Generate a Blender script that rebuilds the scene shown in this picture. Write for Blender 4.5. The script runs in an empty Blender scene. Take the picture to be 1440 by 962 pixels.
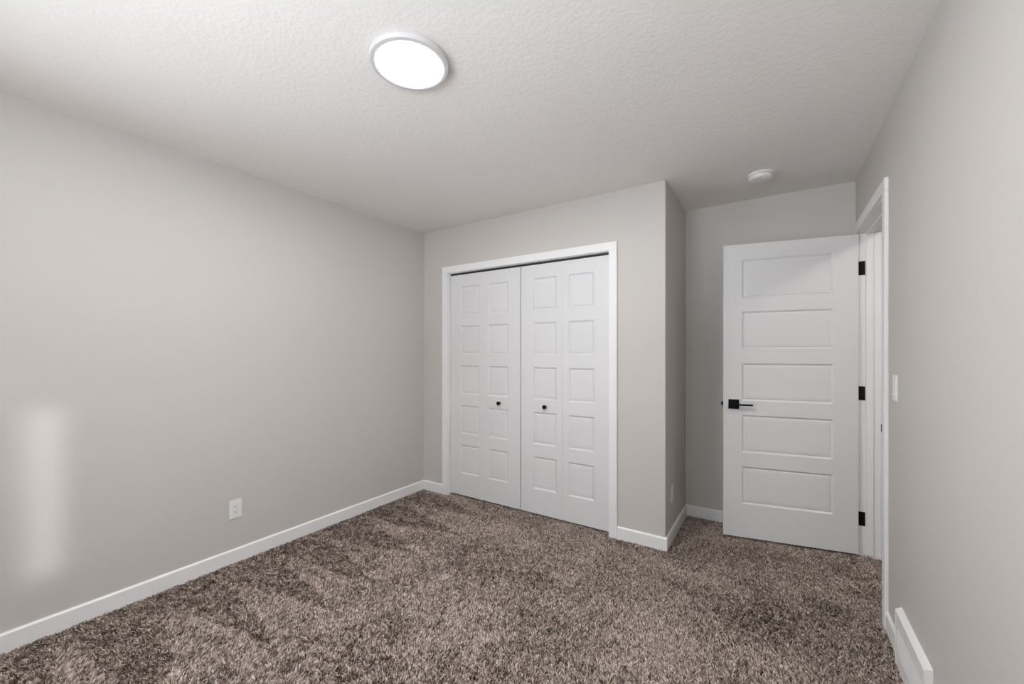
import bpy, bmesh, math, random
import numpy as np
from mathutils import Vector, Matrix

S = bpy.context.scene
COL = S.collection
PI = math.pi

# ------------------------------------------------------------------ camera
cam_d = bpy.data.cameras.new('camera')
cam = bpy.data.objects.new('camera', cam_d)
COL.objects.link(cam)
cam.location = (2.8206, -2.7869, 1.3055)
cam.rotation_euler = (PI / 2, 0, 0.5768)
cam_d.sensor_fit = 'HORIZONTAL'
cam_d.sensor_width = 36.0
cam_d.lens = 568.16 / 1440 * 36
cam_d.shift_y = (495.08 - 481) / 1440
cam_d.clip_start = 0.02
S.camera = cam

# ------------------------------------------------------------------ exposure
S.view_settings.view_transform = 'Standard'
S.view_settings.look = 'None'
S.view_settings.gamma = 1
S.view_settings.exposure = 0.0
S.view_settings.use_curve_mapping = False
S.cycles.max_bounces = 14
S.cycles.diffuse_bounces = 8
S.cycles.use_denoising = True
S.cycles.sample_clamp_indirect = 8

# ------------------------------------------------------------------ daylight
SKY = 16.6
w = bpy.data.worlds.new('overcast_daylight')
S.world = w
w.use_nodes = True
wb = w.node_tree.nodes['Background']
# pale sky above; lower half added brighter than the sky to light the ceiling
_nt = w.node_tree
_tc = _nt.nodes.new('ShaderNodeTexCoord')
_sx = _nt.nodes.new('ShaderNodeSeparateXYZ')
_rp = _nt.nodes.new('ShaderNodeValToRGB')
_nt.links.new(_tc.outputs['Generated'], _sx.inputs[0])
_mr = _nt.nodes.new('ShaderNodeMapRange')
_mr.inputs['From Min'].default_value = -1
_nt.links.new(_sx.outputs['Z'], _mr.inputs['Value'])
_nt.links.new(_mr.outputs['Result'], _rp.inputs['Fac'])
_e = _rp.color_ramp.elements
_e[0].position = 0.49; _e[0].color = (0.95, 1.0, 1.08, 1)
_e[1].position = 0.51; _e[1].color = (0.36, 0.39, 0.42, 1)
_nt.links.new(_rp.outputs['Color'], wb.inputs[0])
wb.inputs[1].default_value = SKY

SUN = 0.85
sd = bpy.data.lights.new('sun', 'SUN')
sd.energy = SUN
sd.angle = math.radians(1.8)
sd.color = (1.0, 0.985, 0.96)
so = bpy.data.objects.new('sun', sd)
COL.objects.link(so)
SUN_DIR = Vector((-3.27, -0.20, -1.10)).normalized()
so.rotation_euler = SUN_DIR.to_track_quat('-Z', 'Y').to_euler()

# ceiling lamp of the hallway beyond the bedroom door
hd = bpy.data.lights.new('hallway_lamp', 'AREA')
hd.shape = 'DISK'
hd.size = 0.30
hd.energy = 12
hd.color = (1.0, 0.985, 0.96)
ho = bpy.data.objects.new('hallway_lamp', hd)
COL.objects.link(ho)
ho.location = (3.95, -0.60, 2.40)

# ------------------------------------------------------------------ dimensions
H = 2.44            # ceiling height
XR = 3.270          # right wall
XC = 2.2165         # closet bump-out corner
YB = 0.703          # end wall of the alcove
YR = -3.50          # wall behind the camera
T = 0.114           # wall thickness
FZ = -0.012         # sub-floor under the pile
YJ = 0.622          # far jamb of the bedroom door
YN = -0.167         # near jamb
DH = 2.066          # door opening height
CX0, CX1, CH = 0.311, 1.832, 2.022   # closet opening
WX0, WX1, WZ0, WZ1 = 1.4, 2.58, 1.3, 2.1     # window behind the camera
LY0, LY1, LZ0, LZ1 = -3.40, -2.58, 0.50, 1.30   # unseen window added in the left wall to light the right side
SY0, SY1, SZ0, SZ1 = -2.265, -2.125, 1.37, 2.19   # unseen slot added in the right wall to shape the sun patch

# ------------------------------------------------------------------ window sky portals
def portal(loc, rot, sx, sy):
    d = bpy.data.lights.new('window_portal', 'AREA')
    d.shape = 'RECTANGLE'
    d.size = sx
    d.size_y = sy
    d.cycles.is_portal = True
    o = bpy.data.objects.new('window_portal', d)
    COL.objects.link(o)
    o.location = loc
    o.rotation_euler = rot
portal(((WX0 + WX1) / 2, YR - T, (WZ0 + WZ1) / 2), (PI / 2, 0, 0), WX1 - WX0, WZ1 - WZ0)
portal((-T, (LY0 + LY1) / 2, (LZ0 + LZ1) / 2), (PI / 2, 0, -PI / 2), LY1 - LY0, LZ1 - LZ0)
portal((XR + T, (SY0 + SY1) / 2, (SZ0 + SZ1) / 2), (PI / 2, 0, PI / 2), SY1 - SY0, SZ1 - SZ0)

# ------------------------------------------------------------------ materials
def mat(name, col, rough=0.5, metal=0.0, spec=0.5):
    m = bpy.data.materials.new(name)
    m.use_nodes = True
    b = m.node_tree.nodes['Principled BSDF']
    b.inputs['Base Color'].default_value = (*col, 1)
    b.inputs['Roughness'].default_value = rough
    b.inputs['Metallic'].default_value = metal
    b.inputs['Specular IOR Level'].default_value = spec
    return m

def add_bump(m, scale, strength, dist, detail=2.0, rough=0.5, ramp=None):
    nt = m.node_tree
    b = nt.nodes['Principled BSDF']
    tc = nt.nodes.new('ShaderNodeTexCoord')
    n = nt.nodes.new('ShaderNodeTexNoise')
    n.inputs['Scale'].default_value = scale
    n.inputs['Detail'].default_value = detail
    n.inputs['Roughness'].default_value = rough
    nt.links.new(tc.outputs['Object'], n.inputs['Vector'])
    src = n.outputs['Fac']
    if ramp:
        r = nt.nodes.new('ShaderNodeMapRange')
        r.interpolation_type = 'SMOOTHSTEP'
        r.inputs['From Min'].default_value = ramp[0]
        r.inputs['From Max'].default_value = ramp[1]
        nt.links.new(src, r.inputs['Value'])
        src = r.outputs['Result']
    bp = nt.nodes.new('ShaderNodeBump')
    bp.inputs['Strength'].default_value = strength
    bp.inputs['Distance'].default_value = dist
    nt.links.new(src, bp.inputs['Height'])
    nt.links.new(bp.outputs['Normal'], b.inputs['Normal'])
    return m

M_wall = add_bump(mat('greige_wall_paint', (0.60, 0.575, 0.543), 0.62, spec=0.35), 160, 0.12, 0.002)
M_ceil = add_bump(mat('white_textured_ceiling', (0.87, 0.845, 0.815), 0.9, spec=0.2), 60, 0.16, 0.004, 3, 0.55, (0.40, 0.64))
M_white = mat('white_trim_paint', (0.86, 0.86, 0.86), 0.42, spec=0.4)
M_door = add_bump(mat('white_door_paint', (0.74, 0.74, 0.745), 0.45, spec=0.4), 60, 0.03, 0.001)
M_ring = mat('pale_grey_ring', (0.62, 0.615, 0.61), 0.4)
M_plastic = mat('white_plastic', (0.84, 0.835, 0.82), 0.35)
M_black = mat('matte_black_metal', (0.006, 0.006, 0.006), 0.6, spec=0.15)
M_track = mat('dark_track_steel', (0.03, 0.03, 0.03), 0.5)
M_slot = mat('dark_slot', (0.03, 0.03, 0.03), 0.7)
M_metalwhite = mat('white_enamel', (0.86, 0.855, 0.85), 0.4)
M_sub = mat('brown_carpet_backing', (0.035, 0.026, 0.02), 1.0, spec=0.0)
M_hall = mat('hall_floor', (0.15, 0.12, 0.10), 0.9)

M_glow = bpy.data.materials.new('lit_diffuser')
M_glow.use_nodes = True
gb = M_glow.node_tree.nodes['Principled BSDF']
gb.inputs['Base Color'].default_value = (0.9, 0.9, 0.9, 1)
gb.inputs['Emission Color'].default_value = (1.0, 0.99, 0.995, 1)
gb.inputs['Emission Strength'].default_value = 175.0

# ------------------------------------------------------------------ helpers
def box(bm, x0, x1, y0, y1, z0, z1, bevel=0.0, seg=2):
    vs = [bm.verts.new(p) for p in ((x0, y0, z0), (x1, y0, z0), (x1, y1, z0), (x0, y1, z0),
                                    (x0, y0, z1), (x1, y0, z1), (x1, y1, z1), (x0, y1, z1))]
    fs = [bm.faces.new([vs[i] for i in q]) for q in
          ((0, 3, 2, 1), (4, 5, 6, 7), (0, 1, 5, 4), (1, 2, 6, 5), (2, 3, 7, 6), (3, 0, 4, 7))]
    if bevel:
        es = {e for f in fs for e in f.edges}
        bmesh.ops.bevel(bm, geom=list(es), offset=bevel, segments=seg, affect='EDGES', profile=0.5)

def prism(bm, poly, axis, a, b):
    """polygon (2D) extruded along axis 'x','y' or 'z' from a to b"""
    def P(p, t):
        return {'x': (t, p[0], p[1]), 'y': (p[0], t, p[1]), 'z': (p[0], p[1], t)}[axis]
    lo = [bm.verts.new(P(p, a)) for p in poly]
    hi = [bm.verts.new(P(p, b)) for p in poly]
    n = len(poly)
    fs = [bm.faces.new(lo), bm.faces.new(hi)]
    for i in range(n):
        fs.append(bm.faces.new([lo[i], lo[(i + 1) % n], hi[(i + 1) % n], hi[i]]))
    bmesh.ops.recalc_face_normals(bm, faces=fs)

def lathe(bm, prof, seg=48, mtx=None):
    """prof: list of (r, h) revolved about Z"""
    rings = []
    for r, h in prof:
        if r < 1e-6:
            rings.append([bm.verts.new((0, 0, h))])
        else:
            rings.append([bm.verts.new((r * math.cos(2 * PI * k / seg), r * math.sin(2 * PI * k / seg), h)) for k in range(seg)])
    fs = []
    for A, B in zip(rings, rings[1:]):
        for k in range(seg):
            k2 = (k + 1) % seg
            if len(A) == 1 and len(B) == 1:
                continue
            if len(A) == 1:
                fs.append(bm.faces.new([A[0], B[k], B[k2]]))
            elif len(B) == 1:
                fs.append(bm.faces.new([A[k], B[0], A[k2]]))
            else:
                fs.append(bm.faces.new([A[k], B[k], B[k2], A[k2]]))
    bmesh.ops.recalc_face_normals(bm, faces=fs)
    if mtx:
        bmesh.ops.transform(bm, matrix=mtx, verts=[v for r in rings for v in r])
    return fs

def obj(name, bm, m, parent=None, loc=None, smooth=None):
    me = bpy.data.meshes.new(name)
    bm.normal_update()
    bm.to_mesh(me)
    bm.free()
    me.materials.append(m)
    if smooth is not None:
        for p in me.polygons:
            p.use_smooth = True
        me.set_sharp_from_angle(angle=math.radians(smooth))
    o = bpy.data.objects.new(name, me)
    COL.objects.link(o)
    if parent:
        o.parent = parent
    if loc:
        o.location = loc
    return o

def tag(o, label, cat, kind=None, group=None):
    o['label'] = label
    o['category'] = cat
    if kind:
        o['kind'] = kind
    if group:
        o['group'] = group
    return o

def struct(name, bm, m, label, cat):
    return tag(obj(name, bm, m), label, cat, 'structure')

def empty(name, loc, label, cat, rz=0.0, kind=None, group=None):
    o = bpy.data.objects.new(name, None)
    o.empty_display_size = 0.05
    COL.objects.link(o)
    o.location = loc
    o.rotation_euler = (0, 0, rz)
    return tag(o, label, cat, kind, group)

NB = bmesh.new

# ------------------------------------------------------------------ room shell
bm = NB(); box(bm, -T, XR + T, YR - T, YB + T, FZ - 0.10, FZ)
struct('floor', bm, M_sub, 'bedroom floor under the brown carpet', 'floor')
bm = NB(); box(bm, -T, XR + T, YR - T, YB + T, H, H + 0.12)
struct('ceiling', bm, M_ceil, 'white ceiling with a fine orange-peel texture', 'ceiling')

bm = NB()
box(bm, -T, 0, LY1, YB + T, FZ, H)
box(bm, -T, 0, LY0, LY1, FZ, LZ0)
box(bm, -T, 0, LY0, LY1, LZ1, H)
box(bm, -T, 0, YR - T, LY0, FZ, H)
struct('wall_left', bm, M_wall, 'long greige wall on the left with a single low outlet', 'wall')

bm = NB()
rx0, rx1, rh = CX0 - 0.018, CX1 + 0.018, CH + 0.018
box(bm, 0, rx0, 0, T, FZ, H)
box(bm, rx0, rx1, 0, T, rh, H)
r = 0.006
arc = [(XC - r + r * math.sin(a), r - r * math.cos(a)) for a in [PI / 2 * k / 4 for k in range(5)]]
prism(bm, [(rx1, 0)] + arc + [(XC, T), (rx1, T)], 'z', FZ, H)
struct('wall_front', bm, M_wall, 'greige wall around the white closet doors', 'wall')

bm = NB(); box(bm, XC - T, XC, T, YB, FZ, H)
struct('wall_alcove', bm, M_wall, 'short shaded side wall of the closet facing the open door', 'wall')

bm = NB(); box(bm, 0, XR + T, YB, YB + T, FZ, H)
struct('wall_end', bm, M_wall, 'greige wall behind the open white door', 'wall')

bm = NB()
x0, x1 = XR, XR + T
jn, jf, jh = YN - 0.018, YJ + 0.018, DH + 0.018
box(bm, x0, x1, jf, YB, FZ, H)
box(bm, x0, x1, jn, jf, jh, H)
box(bm, x0, x1, SY1, jn, FZ, H)
box(bm, x0, x1, SY0, SY1, FZ, SZ0)
box(bm, x0, x1, SY0, SY1, SZ1, H)
box(bm, x0, x1, YR - T, SY0, FZ, H)
struct('wall_right', bm, M_wall, 'greige wall on the right with the light switch and floor register', 'wall')

bm = NB()
y0, y1 = YR - T, YR
box(bm, 0, WX0, y0, y1, FZ, H)
box(bm, WX1, XR, y0, y1, FZ, H)
box(bm, WX0, WX1, y0, y1, FZ, WZ0)
box(bm, WX0, WX1, y0, y1, WZ1, H)
struct('wall_rear', bm, M_wall, 'greige window wall behind the camera', 'wall')

# hallway beyond the bedroom door
bm = NB(); box(bm, XR + T, 4.5, -1.2, 1.6, FZ - 0.10, FZ)
struct('floor_hall', bm, M_hall, 'hallway floor beyond the door', 'floor')
bm = NB(); box(bm, XR + T, 4.5, -1.2, 1.6, H, H + 0.12)
struct('ceiling_hall', bm, M_ceil, 'hallway ceiling beyond the door', 'ceiling')
bm = NB()
box(bm, 4.5, 4.6, -1.3, 1.7, FZ, H)
box(bm, XR + T, 4.5, -1.3, -1.2, FZ, H)
box(bm, XR + T, 4.5, 1.6, 1.7, FZ, H)
box(bm, XR + 0.05, XR + T, YB + T, 1.6, FZ, H)
struct('wall_hall', bm, M_wall, 'hallway walls beyond the door', 'wall')

# windows (out of view; left-wall and slot ones added for light)
def window(name, axis, c, a0, a1, z0, z1, mull, label):
    """frame in the wall's outer half; c = outer face coordinate, inward sign s"""
    bm = NB()
    fw = 0.035
    def bx(u0, u1, w0, w1):
        if axis == 'y':
            box(bm, u0, u1, c, c + 0.045, w0, w1)
        elif c < 0:
            box(bm, c, c + 0.045, u0, u1, w0, w1)
        else:
            box(bm, c - 0.045, c, u0, u1, w0, w1)
    if not mull:
        fw = 0.006
    bx(a0, a0 + fw, z0, z1); bx(a1 - fw, a1, z0, z1)
    bx(a0 + fw, a1 - fw, z0, z0 + fw); bx(a0 + fw, a1 - fw, z1 - fw, z1)
    if mull:
        mid = (a0 + a1) / 2
        bx(mid - 0.025, mid + 0.025, z0 + fw, z1 - fw)
    return struct(name, bm, M_white, label, 'window')
window('window_1', 'y', YR - T, WX0, WX1, WZ0, WZ1, True, 'wide white-framed window behind the camera')
window('window_added_left', 'x', -T, LY0, LY1, LZ0, LZ1, True, 'white-framed window added out of view in the left wall for light')
window('window_added_slot', 'x', XR + T, SY0, SY1, SZ0, SZ1, False, 'narrow slot added out of view to shape the sun patch')

# ------------------------------------------------------------------ baseboards
BH, BT = 0.082, 0.012
def bb_poly():
    return [(0, FZ), (BT, FZ), (BT, BH - 0.008), (BT - 0.006, BH), (0, BH)]
def baseboard(name, side, c, a, b, label):
    bm = NB()
    P = bb_poly()
    if side == '+x':   # wall at x=c, board grows to +x, runs along y
        prism(bm, [(c + p[0], p[1]) for p in P], 'y', a, b)
    elif side == '-x':
        prism(bm, [(c - p[0], p[1]) for p in P], 'y', a, b)
    elif side == '-y':  # runs along x
        prism(bm, [(c - p[0], p[1]) for p in P], 'x', a, b)
    elif side == '+y':
        prism(bm, [(c + p[0], p[1]) for p in P], 'x', a, b)
    return struct(name, bm, M_white, label, 'baseboard')
CW = 0.060   # closet casing width
DW = 0.055   # bedroom door casing width
REG0, REG1 = -0.862, -0.457
baseboard('baseboard_left', '+x', 0, YR, 0, 'white baseboard along the long left wall')
baseboard('baseboard_front_left', '-y', 0, BT, CX0 - 0.004 - CW, 'short white baseboard between left wall and closet casing')
baseboard('baseboard_front_right', '-y', 0, CX1 + 0.003 + CW - 0.004, XC + BT, 'white baseboard right of the closet up to the outer corner')
baseboard('baseboard_alcove', '+x', XC, 0, YB, 'shaded white baseboard on the side of the closet')
baseboard('baseboard_end', '-y', YB, XC + BT, XR, 'white baseboard behind the open door')
baseboard('baseboard_right', '-x', XR, REG1 - 0.002, YN - 0.006 - DW, 'short white baseboard between door casing and floor register')
baseboard('baseboard_right_rear', '-x', XR, YR + BT, REG0 + 0.002, 'white baseboard on the right wall behind the register')
baseboard('baseboard_rear', '+y', YR, 0, XR - BT, 'white baseboard under the window behind the camera')

# ------------------------------------------------------------------ closet trim and doors
CTK = 0.015
def bevbox(bm, *a, b=0.003):
    t = NB()
    box(t, *a, bevel=b, seg=2)
    me = bpy.data.meshes.new('tmp')
    t.to_mesh(me); t.free()
    bm.from_mesh(me)
    bpy.data.meshes.remove(me)

bm = NB()
cl, crr = CX0 - 0.004, CX1 + 0.001
bevbox(bm, cl - CW, cl, -CTK, 0, FZ, CH + 0.003)
bevbox(bm, crr, crr + CW, -CTK, 0, FZ, CH + 0.003)
bevbox(bm, cl - CW, crr + CW, -CTK, 0, CH + 0.003, CH + 0.003 + CW)
struct('trim_1', bm, M_white, 'white casing around the closet opening', 'trim')
bm = NB()
box(bm, CX0 - 0.018, CX0, 0, T, FZ, CH)
box(bm, CX1, CX1 + 0.018, 0, T, FZ, CH)
box(bm, CX0 - 0.018, CX1 + 0.018, 0, T, CH, CH + 0.018)
struct('trim_2', bm, M_white, 'white jamb lining the closet opening', 'trim')
bm = NB()
box(bm, CX0, CX1, 0.034, 0.062, CH - 0.012, CH)
struct('trim_3', bm, M_track, 'dark overhead track in the gap above the closet doors', 'door track')

RINGS = [(0.0, 0.0), (0.003, 0.0025), (0.011, 0.0090), (0.0145, 0.0102), (0.0175, 0.0050), (0.034, 0.0036)]
def panel_slab(bm, wd, z0, z1, th, panels, rings=RINGS, both=True):
    """slab x 0..wd, z z0..z1, front face y=0 (facing -y), back y=th; panels = list of (x0,x1,z0,z1)"""
    xs = sorted({0.0, wd} | {round(p[0], 5) for p in panels} | {round(p[1], 5) for p in panels})
    zs = sorted({z0, z1} | {round(p[2], 5) for p in panels} | {round(p[3], 5) for p in panels})
    cells = {(round(p[0], 5), round(p[2], 5)) for p in panels}
    for side in (0, 1):
        y = th if side else 0.0
        s = -1 if side else 1
        V = {}
        def gv(x, z):
            if (x, z) not in V:
                V[(x, z)] = bm.verts.new((x, y, z))
            return V[(x, z)]
        def face(q):
            bm.faces.new(q if side == 0 else q[::-1])
        for i in range(len(xs) - 1):
            for k in range(len(zs) - 1):
                a, b, c, d = xs[i], xs[i + 1], zs[k], zs[k + 1]
                loop = [gv(a, c), gv(b, c), gv(b, d), gv(a, d)]
                if (a, c) in cells:
                    prev = loop
                    for ins, dep in rings[1:]:
                        cur = [bm.verts.new((px, y + s * dep, pz)) for px, pz in
                               ((a + ins, c + ins), (b - ins, c + ins), (b - ins, d - ins), (a + ins, d - ins))]
                        for j in range(4):
                            face([prev[j], prev[(j + 1) % 4], cur[(j + 1) % 4], cur[j]])
                        prev = cur
                    face(prev)
                else:
                    face(loop)
    for a in ((0.0, 0.0, 0), (wd, wd, 1)):
        q = [bm.verts.new(p) for p in ((a[0], 0, z0), (a[0], th, z0), (a[0], th, z1), (a[0], 0, z1))]
        bm.faces.new(q[::-1] if a[2] == 0 else q)
    for zz, up in ((z0, 0), (z1, 1)):
        q = [bm.verts.new(p) for p in ((0, 0, zz), (wd, 0, zz), (wd, th, zz), (0, th, zz))]
        bm.faces.new(q if up else q[::-1])
    bmesh.ops.remove_doubles(bm, verts=bm.verts[:], dist=1e-5)
    bmesh.ops.recalc_face_normals(bm, faces=bm.faces[:])

CZ = [(1.640, 1.898), (1.284, 1.542), (0.926, 1.184), (0.567, 0.825), (0.208, 0.467)]
DY = 0.030
def bifold(name, x0, label, knob_x):
    root = empty(name, (x0, DY, 0), label, 'closet door', kind='structure')
    lw = 0.3765
    for k in range(2):
        st = (0.117, 0.050) if k == 0 else (0.050, 0.117)
        bm = NB()
        panel_slab(bm, lw - 0.0012, 0.012, 2.005, 0.034,
                   [(st[0], lw - st[1] - 0.0012, a, b) for a, b in CZ])
        obj('door_leaf', bm, M_door, root, (k * lw + 0.0006, 0, 0))
    bm = NB()
    m = Matrix.Translation((knob_x - x0, 0, 0.872)) @ Matrix.Rotation(PI / 2, 4, 'X')
    lathe(bm, [(0.0, 0.0), (0.011, 0.0), (0.011, 0.002), (0.007, 0.004), (0.0065, 0.012), (0.012, 0.016), (0.0165, 0.020),
               (0.0165, 0.025), (0.0145, 0.0275), (0, 0.0285)], 28, m)
    kn = obj('door_knob', bm, M_black, root, smooth=40)
    kn['label'] = 'round black knob'
    return root
bifold('door_2', 0.315, 'left pair of white five-panel bifold closet doors', 0.862)
bifold('door_3', 1.0745, 'right pair of white five-panel bifold closet doors', 1.302)

# ------------------------------------------------------------------ bedroom door trim
DTK = 0.016
bm = NB()
yi = YN - 0.006
bevbox(bm, XR - DTK, XR, yi - DW, yi, FZ, DH + 0.006)
bevbox(bm, XR - DTK, XR, YJ + 0.006, YB, FZ, DH + 0.006)
bevbox(bm, XR - DTK, XR, yi - DW, YB, DH + 0.006, DH + 0.006 + 0.060)
struct('trim_4', bm, M_white, 'white casing around the bedroom doorway on the right wall', 'trim')
bm = NB()
box(bm, XR, XR + T, YJ, YJ + 0.018, FZ, DH)
box(bm, XR, XR + T, YN - 0.018, YN, FZ, DH)
box(bm, XR, XR + T, YN - 0.018, YJ + 0.018, DH, DH + 0.018)
s0, s1, st = XR + 0.040, XR + 0.076, 0.011
bevbox(bm, s0, s1, YJ - st, YJ, 0.004, DH, b=0.002)
bevbox(bm, s0, s1, YN, YN + st, 0.004, DH, b=0.002)
bevbox(bm, s0, s1, YN + st, YJ - st, DH - st, DH, b=0.002)
struct('trim_5', bm, M_white, 'white jamb and stop lining the bedroom doorway', 'trim')
bm = NB()
c = XR + T
bevbox(bm, c, c + DTK, yi - DW, yi, FZ, DH + 0.006)
bevbox(bm, c, c + DTK, YJ + 0.006, YJ + 0.006 + DW, FZ, DH + 0.006)
bevbox(bm, c, c + DTK, yi - DW, YJ + 0.006 + DW, DH + 0.006, DH + 0.066)
struct('trim_6', bm, M_white, 'white casing on the hallway side of the doorway', 'trim')

# strike plate on the near jamb
t = tag(obj('strike_plate', (lambda b: (bevbox(b, XR - 0.003, XR + 0.034, YN, YN + 0.0015, 0.905, 0.965, b=0.0006),
                                        bevbox(b, XR - 0.0175, XR + 0.004, YN - 0.0048, YN + 0.0012, 0.918, 0.956, b=0.001), b)[-1])(NB()), M_black),
        'black strike plate on the near jamb of the doorway', 'strike plate')

# ------------------------------------------------------------------ bedroom door, swung open
TH = math.radians(11.3)
W = 0.770
DT = 0.035
FX, FY = 2.5135, 0.435        # visible face, free edge
door = empty('door_1', (FX, FY, 0), 'white five-panel bedroom door standing open into the alcove', 'door', rz=TH, kind='structure')
bm = NB()
DZ = [(1.680, 1.951), (1.326, 1.589), (0.965, 1.227), (0.604, 0.866), (0.245, 0.506)]
panel_slab(bm, W, 0.012, 2.058, DT, [(0.115, 0.640, a, b) for a, b in DZ])
obj('door_leaf', bm, M_door, door)

def lever(side):
    """side -1: camera side (y<0), +1: other face"""
    e = bpy.data.objects.new('door_handle', None)
    e.empty_display_size = 0.02
    COL.objects.link(e)
    e.parent = door
    e.location = (0.065, 0 if side < 0 else DT, 0.940)
    e['label'] = 'matte black lever handle'
    bm = NB()
    y0, y1 = sorted((0, side * 0.009))
    bevbox(bm, -0.033, 0.033, y0, y1, -0.033, 0.033, b=0.0012)
    obj('rose', bm, M_black, e)
    bm = NB()
    m = Matrix.Rotation(PI / 2 * (1 if side < 0 else -1), 4, 'X')
    lathe(bm, [(0, 0.008), (0.0095, 0.008), (0.0095, 0.040), (0, 0.040)], 24, m)
    ya, yb = sorted((side * 0.036, side * 0.050))
    bevbox(bm, -0.011, 0.112, ya, yb, -0.0055, 0.0055, b=0.0015)
    obj('lever', bm, M_black, e, smooth=40)
lever(-1)
lever(1)
bm = NB()
bevbox(bm, -0.0012, 0.0, 0.006, 0.029, 0.912, 0.968, b=0.0004)
bevbox(bm, -0.011, 0.0, 0.010, 0.025, 0.929, 0.951, b=0.001)
lt = obj('latch', bm, M_black, door)
lt['label'] = 'black latch bolt on the door edge'

# hinges: thin black leaves let into the jamb with the barrel at the corner
for i, zc in enumerate((1.845, 1.040, 0.232)):
    h = tag(obj('hinge', (lambda b: (bevbox(b, XR + 0.001, XR + 0.036, YJ - 0.002, YJ + 0.0005, zc - 0.045, zc + 0.045, b=0.0006),
            lathe(b, [(0, zc - 0.046), (0.006, zc - 0.046), (0.006, zc + 0.046), (0, zc + 0.046)], 20,
                  Matrix.Translation((XR - 0.005, YJ - 0.004, 0))), b)[-1])(NB()), M_black),
        ('black hinge near the top of the open door', 'black hinge at the middle of the open door', 'black hinge near the bottom of the open door')[i],
        'hinge', group='door hinges')

# ------------------------------------------------------------------ ceiling light
LX, LY = 1.627, -1.683
t = empty('ceiling_light', (LX, LY, H), 'round flush ceiling light, lit, with a slim white ring', 'ceiling light')
bm = NB()
lathe(bm, [(0.0, 0.0), (0.147, 0.0), (0.150, -0.002), (0.150, -0.016), (0.148, -0.0195), (0.144, -0.021), (0.1290, -0.021),
           (0.1272, -0.0198), (0.1272, -0.015), (0.0, -0.015)], 96)
obj('trim_ring', bm, M_ring, t, smooth=35)
bm = NB()
lathe(bm, [(0.0, -0.0155), (0.1262, -0.0155), (0.1257, -0.0180), (0.123, -0.0188), (0.0, -0.0192)], 96)
obj('diffuser', bm, M_glow, t, smooth=50)

# ------------------------------------------------------------------ smoke detector
t = empty('smoke_detector', (2.745, 0.238, H), 'round white smoke detector on the ceiling of the alcove', 'smoke detector')
bm = NB()
lathe(bm, [(0, 0), (0.071, 0), (0.071, -0.009), (0.069, -0.011), (0, -0.011)], 64)
obj('base', bm, M_plastic, t, smooth=35)
bm = NB()
lathe(bm, [(0, -0.011), (0.060, -0.011), (0.060, -0.015), (0.068, -0.016), (0.067, -0.028), (0.062, -0.035), (0.054, -0.038), (0.0, -0.040)], 64)
obj('cover', bm, M_plastic, t, smooth=35)
bm = NB()
lathe(bm, [(0, -0.038), (0.010, -0.038), (0.010, -0.0425), (0.008, -0.0435), (0, -0.0437)], 24, Matrix.Translation((0.02, -0.02, 0)))
obj('button', bm, M_plastic, t, smooth=35)

# ------------------------------------------------------------------ outlets and switch (local: x along the wall, y out of it = -y, z up)
def rot_for(nx, ny):
    # local -y -> world (nx, ny)
    return math.atan2(nx, -ny)
def outlet(loc, n, label):
    t = empty('wall_outlet', loc, label, 'outlet', rz=rot_for(*n), group='wall outlets')
    bm = NB(); box(bm, -0.035, 0.035, -0.006, 0, -0.0575, 0.0575, bevel=0.002, seg=2)
    obj('cover_plate', bm, M_plastic, t)
    bm = NB(); box(bm, -0.0168, 0.0168, -0.0085, -0.0055, -0.0335, 0.0335, bevel=0.0012)
    rc = obj('receptacle', bm, M_plastic, t)
    bm = NB()
    for zc in (0.016, -0.016):
        for xx, hh in ((-0.0065, 0.009), (0.0065, 0.007)):
            box(bm, xx - 0.0011, xx + 0.0011, -0.0088, -0.008, zc + 0.003 - hh / 2, zc + 0.003 + hh / 2)
        lathe(bm, [(0, 0), (0.0026, 0), (0.0026, 0.0008), (0, 0.0008)], 12,
              Matrix.Translation((0, -0.008, zc - 0.0075)) @ Matrix.Rotation(PI / 2, 4, 'X'))
    sl = obj('slot', bm, M_slot, rc)
    sl['label'] = 'dark plug slots'
    for zz in (0.0485, -0.0485):
        bm = NB()
        lathe(bm, [(0, 0), (0.003, 0), (0.0025, 0.001), (0, 0.0012)], 14,
              Matrix.Translation((0, -0.0058, zz)) @ Matrix.Rotation(PI / 2, 4, 'X'))
        obj('screw', bm, M_plastic, t)
    return t
outlet((0, -1.6155, 0.3285), (1, 0), 'white outlet low on the long left wall')
outlet((XC, 0.185, 0.318), (1, 0), 'white outlet on the shaded side wall of the closet')

t = empty('light_switch', (XR, -0.365, 1.147), 'white rocker light switch on the right wall beside the door casing', 'light switch', rz=rot_for(-1, 0))
bm = NB(); box(bm, -0.035, 0.035, -0.006, 0, -0.0575, 0.0575, bevel=0.002, seg=2)
obj('switch_plate', bm, M_plastic, t)
bm = NB()
prism(bm, [(-0.0055, -0.033), (-0.0115, -0.033), (-0.0065, 0.0), (-0.0085, 0.033), (-0.0055, 0.033)], 'x', -0.0165, 0.0165)
obj('rocker', bm, M_plastic, t)

# ------------------------------------------------------------------ floor register on the right wall
t = empty('wall_register', (XR, (REG0 + REG1) / 2, 0), 'white metal baseboard air register low on the right wall', 'air register')
hl = (REG1 - REG0) / 2
RD, RZ = 0.022, 0.227
bm = NB()
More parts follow.
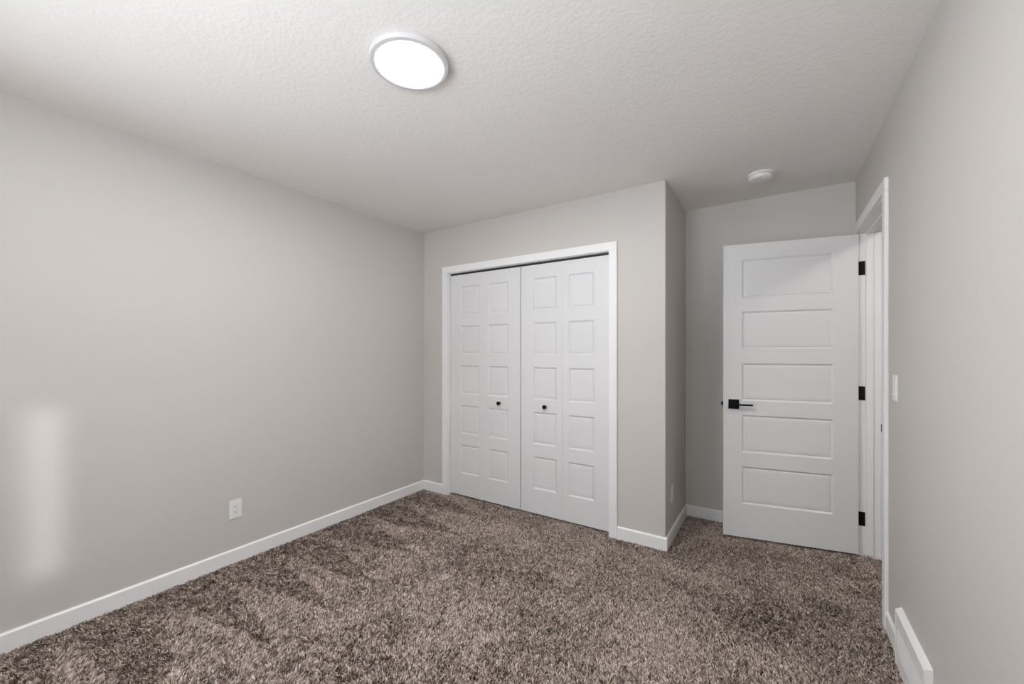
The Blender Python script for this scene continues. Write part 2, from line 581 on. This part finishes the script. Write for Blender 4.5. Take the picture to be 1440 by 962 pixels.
# tapered housing: top and ends slope from the wall to the front face
bk = [(0, -hl, FZ), (0, hl, FZ), (0, hl, RZ), (0, -hl, RZ)]
ft = [(-RD, -hl + 0.004, FZ), (-RD, hl - 0.004, FZ), (-RD, hl - 0.004, RZ - 0.012), (-RD, -hl + 0.004, RZ - 0.012)]
vb = [bm.verts.new(p) for p in bk]
vf = [bm.verts.new(p) for p in ft]
fr = bm.faces.new(vf)
bm.faces.new(vb[::-1])
for i in range(4):
    bm.faces.new([vb[i], vb[(i + 1) % 4], vf[(i + 1) % 4], vf[i]])
bmesh.ops.recalc_face_normals(bm, faces=bm.faces[:])
r1 = bmesh.ops.inset_region(bm, faces=[fr], thickness=0.010, depth=0.0)
r2 = bmesh.ops.inset_region(bm, faces=[fr], thickness=0.002, depth=-0.0015)
bmesh.ops.recalc_face_normals(bm, faces=bm.faces[:])
obj('housing', bm, M_metalwhite, t)
bm = NB()
n = 26
for k in range(n):
    y = -hl + 0.035 + (2 * hl - 0.07) * k / (n - 1)
    box(bm, -RD + 0.0005, -RD + 0.0025, y - 0.0012, y + 0.0012, 0.05, RZ - 0.07)
gl = obj('grille', bm, M_metalwhite, t)

# ------------------------------------------------------------------ carpet: leaning yarn tufts, combed in bands by a vacuum cleaner
def carpet():
    rng = np.random.default_rng(7)
    sp = 0.0047
    xs = np.arange(0.014, XR - 0.006, sp)
    ys = np.arange(YR + 0.014, YB - 0.012, sp)
    gx, gy = np.meshgrid(xs, ys)
    x = gx.ravel() + rng.uniform(-0.5, 0.5, gx.size) * sp
    y = gy.ravel() + rng.uniform(-0.5, 0.5, gx.size) * sp
    keep = ~((y > -0.014) & (x < XC + 0.014)) | ((y > -0.016) & (y < 0.60) & (x > CX0 + 0.004) & (x < CX1 - 0.004))
    keep &= ~((x > XR - 0.024) & (y > REG0 - 0.002) & (y < REG1 + 0.002))
    x, y = x[keep], y[keep]
    # doorway strip
    gx, gy = np.meshgrid(np.arange(XR - 0.006, XR + T, sp), np.arange(YN + 0.013, YJ - 0.013, sp))
    x = np.concatenate([x, gx.ravel() + rng.uniform(-.5, .5, gx.size) * sp])
    y = np.concatenate([y, gy.ravel() + rng.uniform(-.5, .5, gx.size) * sp])
    n = x.size

    def vnoise(px, py, cell, seed):
        r = np.random.default_rng(seed)
        g = r.uniform(-1, 1, (256, 256))
        u, v = px / cell + 100, py / cell + 100
        i, j = np.floor(u).astype(int), np.floor(v).astype(int)
        fu, fv = u - i, v - j
        fu, fv = fu * fu * (3 - 2 * fu), fv * fv * (3 - 2 * fv)
        i &= 255; j &= 255; i2 = (i + 1) & 255; j2 = (j + 1) & 255
        return (g[i, j] * (1 - fu) * (1 - fv) + g[i2, j] * fu * (1 - fv) + g[i, j2] * (1 - fu) * fv + g[i2, j2] * fu * fv)

    base = 0.27 + 0.42 * vnoise(x, y, 0.40, 1) + 0.35 * vnoise(x, y, 0.15, 2)
    # vacuum strokes: a zigzag of dark wedges reaching about a metre out from the left wall
    yy = y + 0.025 * vnoise(x, y, 0.25, 3)
    apex = np.array([-3.30, -2.98, -2.67, -2.36, -2.03, -1.72, -1.44, -1.12, -0.75, -0.37, -0.02, 0.3])
    seg = np.clip(np.searchsorted(apex, yy) - 1, 0, apex.size - 2)
    ph = np.clip((yy - apex[seg]) / (apex[seg + 1] - apex[seg]), 0, 1)
    tri = np.minimum(ph, 1 - ph) * 2
    edge = 0.13 + 0.90 * tri + 0.10 * vnoise(x, y, 0.2, 4)
    inside = np.clip((edge - x) / 0.11, -1, 1)
    k = np.where(x < 1.6, np.where(inside > 0, base * 0.4 - 0.70 * inside, base), base)
    k = k + 0.38 * np.exp(-((x - edge - 0.12) / 0.16) ** 2) * (x < 1.4) * np.clip((1.25 - x) / 0.4, 0, 1)
    # shoe marks, turned-over spots, broad darker areas in the alcove and by the closet
    for bx_, by_, rx_, ry_, amp in ((1.07, -0.34, .06, .05, 1.3), (0.99, -0.42, .03, .03, .8), (1.42, -0.42, .10, .07, .8), (1.79, -0.43, .05, .05, .8),
                                    (2.42, -0.22, .13, .05, 1.1), (2.66, -0.27, .05, .05, 1.0), (2.21, -1.03, .25, .13, .6), (2.45, -0.82, .18, .08, .6),
                                    (2.87, -0.85, .10, .22, .7), (2.40, -0.39, .16, .05, -.9), (2.56, -0.48, .07, .06, -.9),
                                    (2.80, -0.50, .14, .12, -1.0), (3.06, -0.17, .09, .07, -1.0), (3.24, 0.08, .10, .06, -1.1), (2.6, 0.25, .5, .25, -.55), (1.1, -0.06, .9, .13, -.5)):
        k = k + amp * np.exp(-((x - bx_) / rx_) ** 2 - ((y - by_) / ry_) ** 2)
    k = np.clip(k + 0.25 * vnoise(x, y, 0.05, 5), -1, 1)
    # k>0: pile leans away from the window (+y), light; k<0: towards it, dark
    cl = 0.55 * vnoise(x, y, 0.016, 6) + 0.45 * vnoise(x, y, 0.009, 8)
    cl2 = vnoise(x + 5, y + 3, 0.016, 9)
    kp = np.where(k > 0, 0.85 * k, 0.70 * k)
    lx = -0.35 * kp + cl2 * 0.95 + rng.normal(0, 0.28, n)
    ly = 0.90 * kp + cl * 0.85 + rng.normal(0, 0.28, n)
    hgt = 0.0125 - 0.0008 * k + 0.0018 * cl + rng.uniform(-0.0015, 0.0015, n)
    wid = rng.uniform(0.0018, 0.0030, n)
    ra = rng.uniform(0, 2 * PI, n)
    ux, uy = np.cos(ra), np.sin(ra)
    V = np.zeros((n, 6, 3), np.float32)
    tt = rng.normal(0, 0.5, n)
    u2x, u2y = np.cos(ra + tt), np.sin(ra + tt)
    for lv, (f, wf) in enumerate(((0.0, 1.0), (0.55, 1.05), (1.0, 0.55))):
        q = f ** 1.6
        cxx = x + lx * 0.012 * q
        cyy = y + ly * 0.012 * q
        lean = np.sqrt(lx ** 2 + ly ** 2)
        cz = FZ + hgt * f * (1 - 0.22 * np.clip(lean, 0, 1.2) * f)
        wx, wy = (ux, uy) if lv == 0 else (u2x, u2y)
        V[:, lv * 2, 0] = cxx - wx * wid * wf; V[:, lv * 2, 1] = cyy - wy * wid * wf; V[:, lv * 2, 2] = cz
        V[:, lv * 2 + 1, 0] = cxx + wx * wid * wf; V[:, lv * 2 + 1, 1] = cyy + wy * wid * wf; V[:, lv * 2 + 1, 2] = cz
    V[:, :, 0] = np.clip(V[:, :, 0], 0.0125, XR + T)
    b = np.arange(n)[:, None] * 6
    F = np.stack([b + np.array([0, 1, 3, 2]), b + np.array([2, 3, 5, 4])], 1).reshape(-1)
    me = bpy.data.meshes.new('carpet')
    me.vertices.add(n * 6)
    me.vertices.foreach_set('co', V.ravel())
    nf = n * 2
    me.loops.add(nf * 4)
    me.loops.foreach_set('vertex_index', F.astype(np.int32))
    me.polygons.add(nf)
    me.polygons.foreach_set('loop_start', np.arange(nf, dtype=np.int32) * 4)
    at = me.attributes.new('yarn', 'FLOAT', 'POINT')
    tone = np.clip(0.5 + 0.30 * rng.normal(0, 1, n), 0, 1)
    at.data.foreach_set('value', np.repeat(tone.astype(np.float32), 6))
    me.update(calc_edges=True)
    m = mat('brown_flecked_yarn', (0.2, 0.16, 0.13), 0.95, spec=0.05)
    nt = m.node_tree
    an = nt.nodes.new('ShaderNodeAttribute')
    an.attribute_name = 'yarn'
    rp = nt.nodes.new('ShaderNodeValToRGB')
    e = rp.color_ramp.elements
    e[0].position = 0.0; e[0].color = (0.11, 0.082, 0.066, 1)
    e[1].position = 1.0; e[1].color = (0.74, 0.63, 0.565, 1)
    e2 = rp.color_ramp.elements.new(0.5); e2.color = (0.41, 0.33, 0.285, 1)
    nt.links.new(an.outputs['Fac'], rp.inputs['Fac'])
    nt.links.new(rp.outputs['Color'], nt.nodes['Principled BSDF'].inputs['Base Color'])
    me.materials.append(m)
    o = bpy.data.objects.new('carpet', me)
    COL.objects.link(o)
    tag(o, 'brown flecked wall-to-wall carpet with vacuum tracks', 'carpet', 'stuff')
carpet()
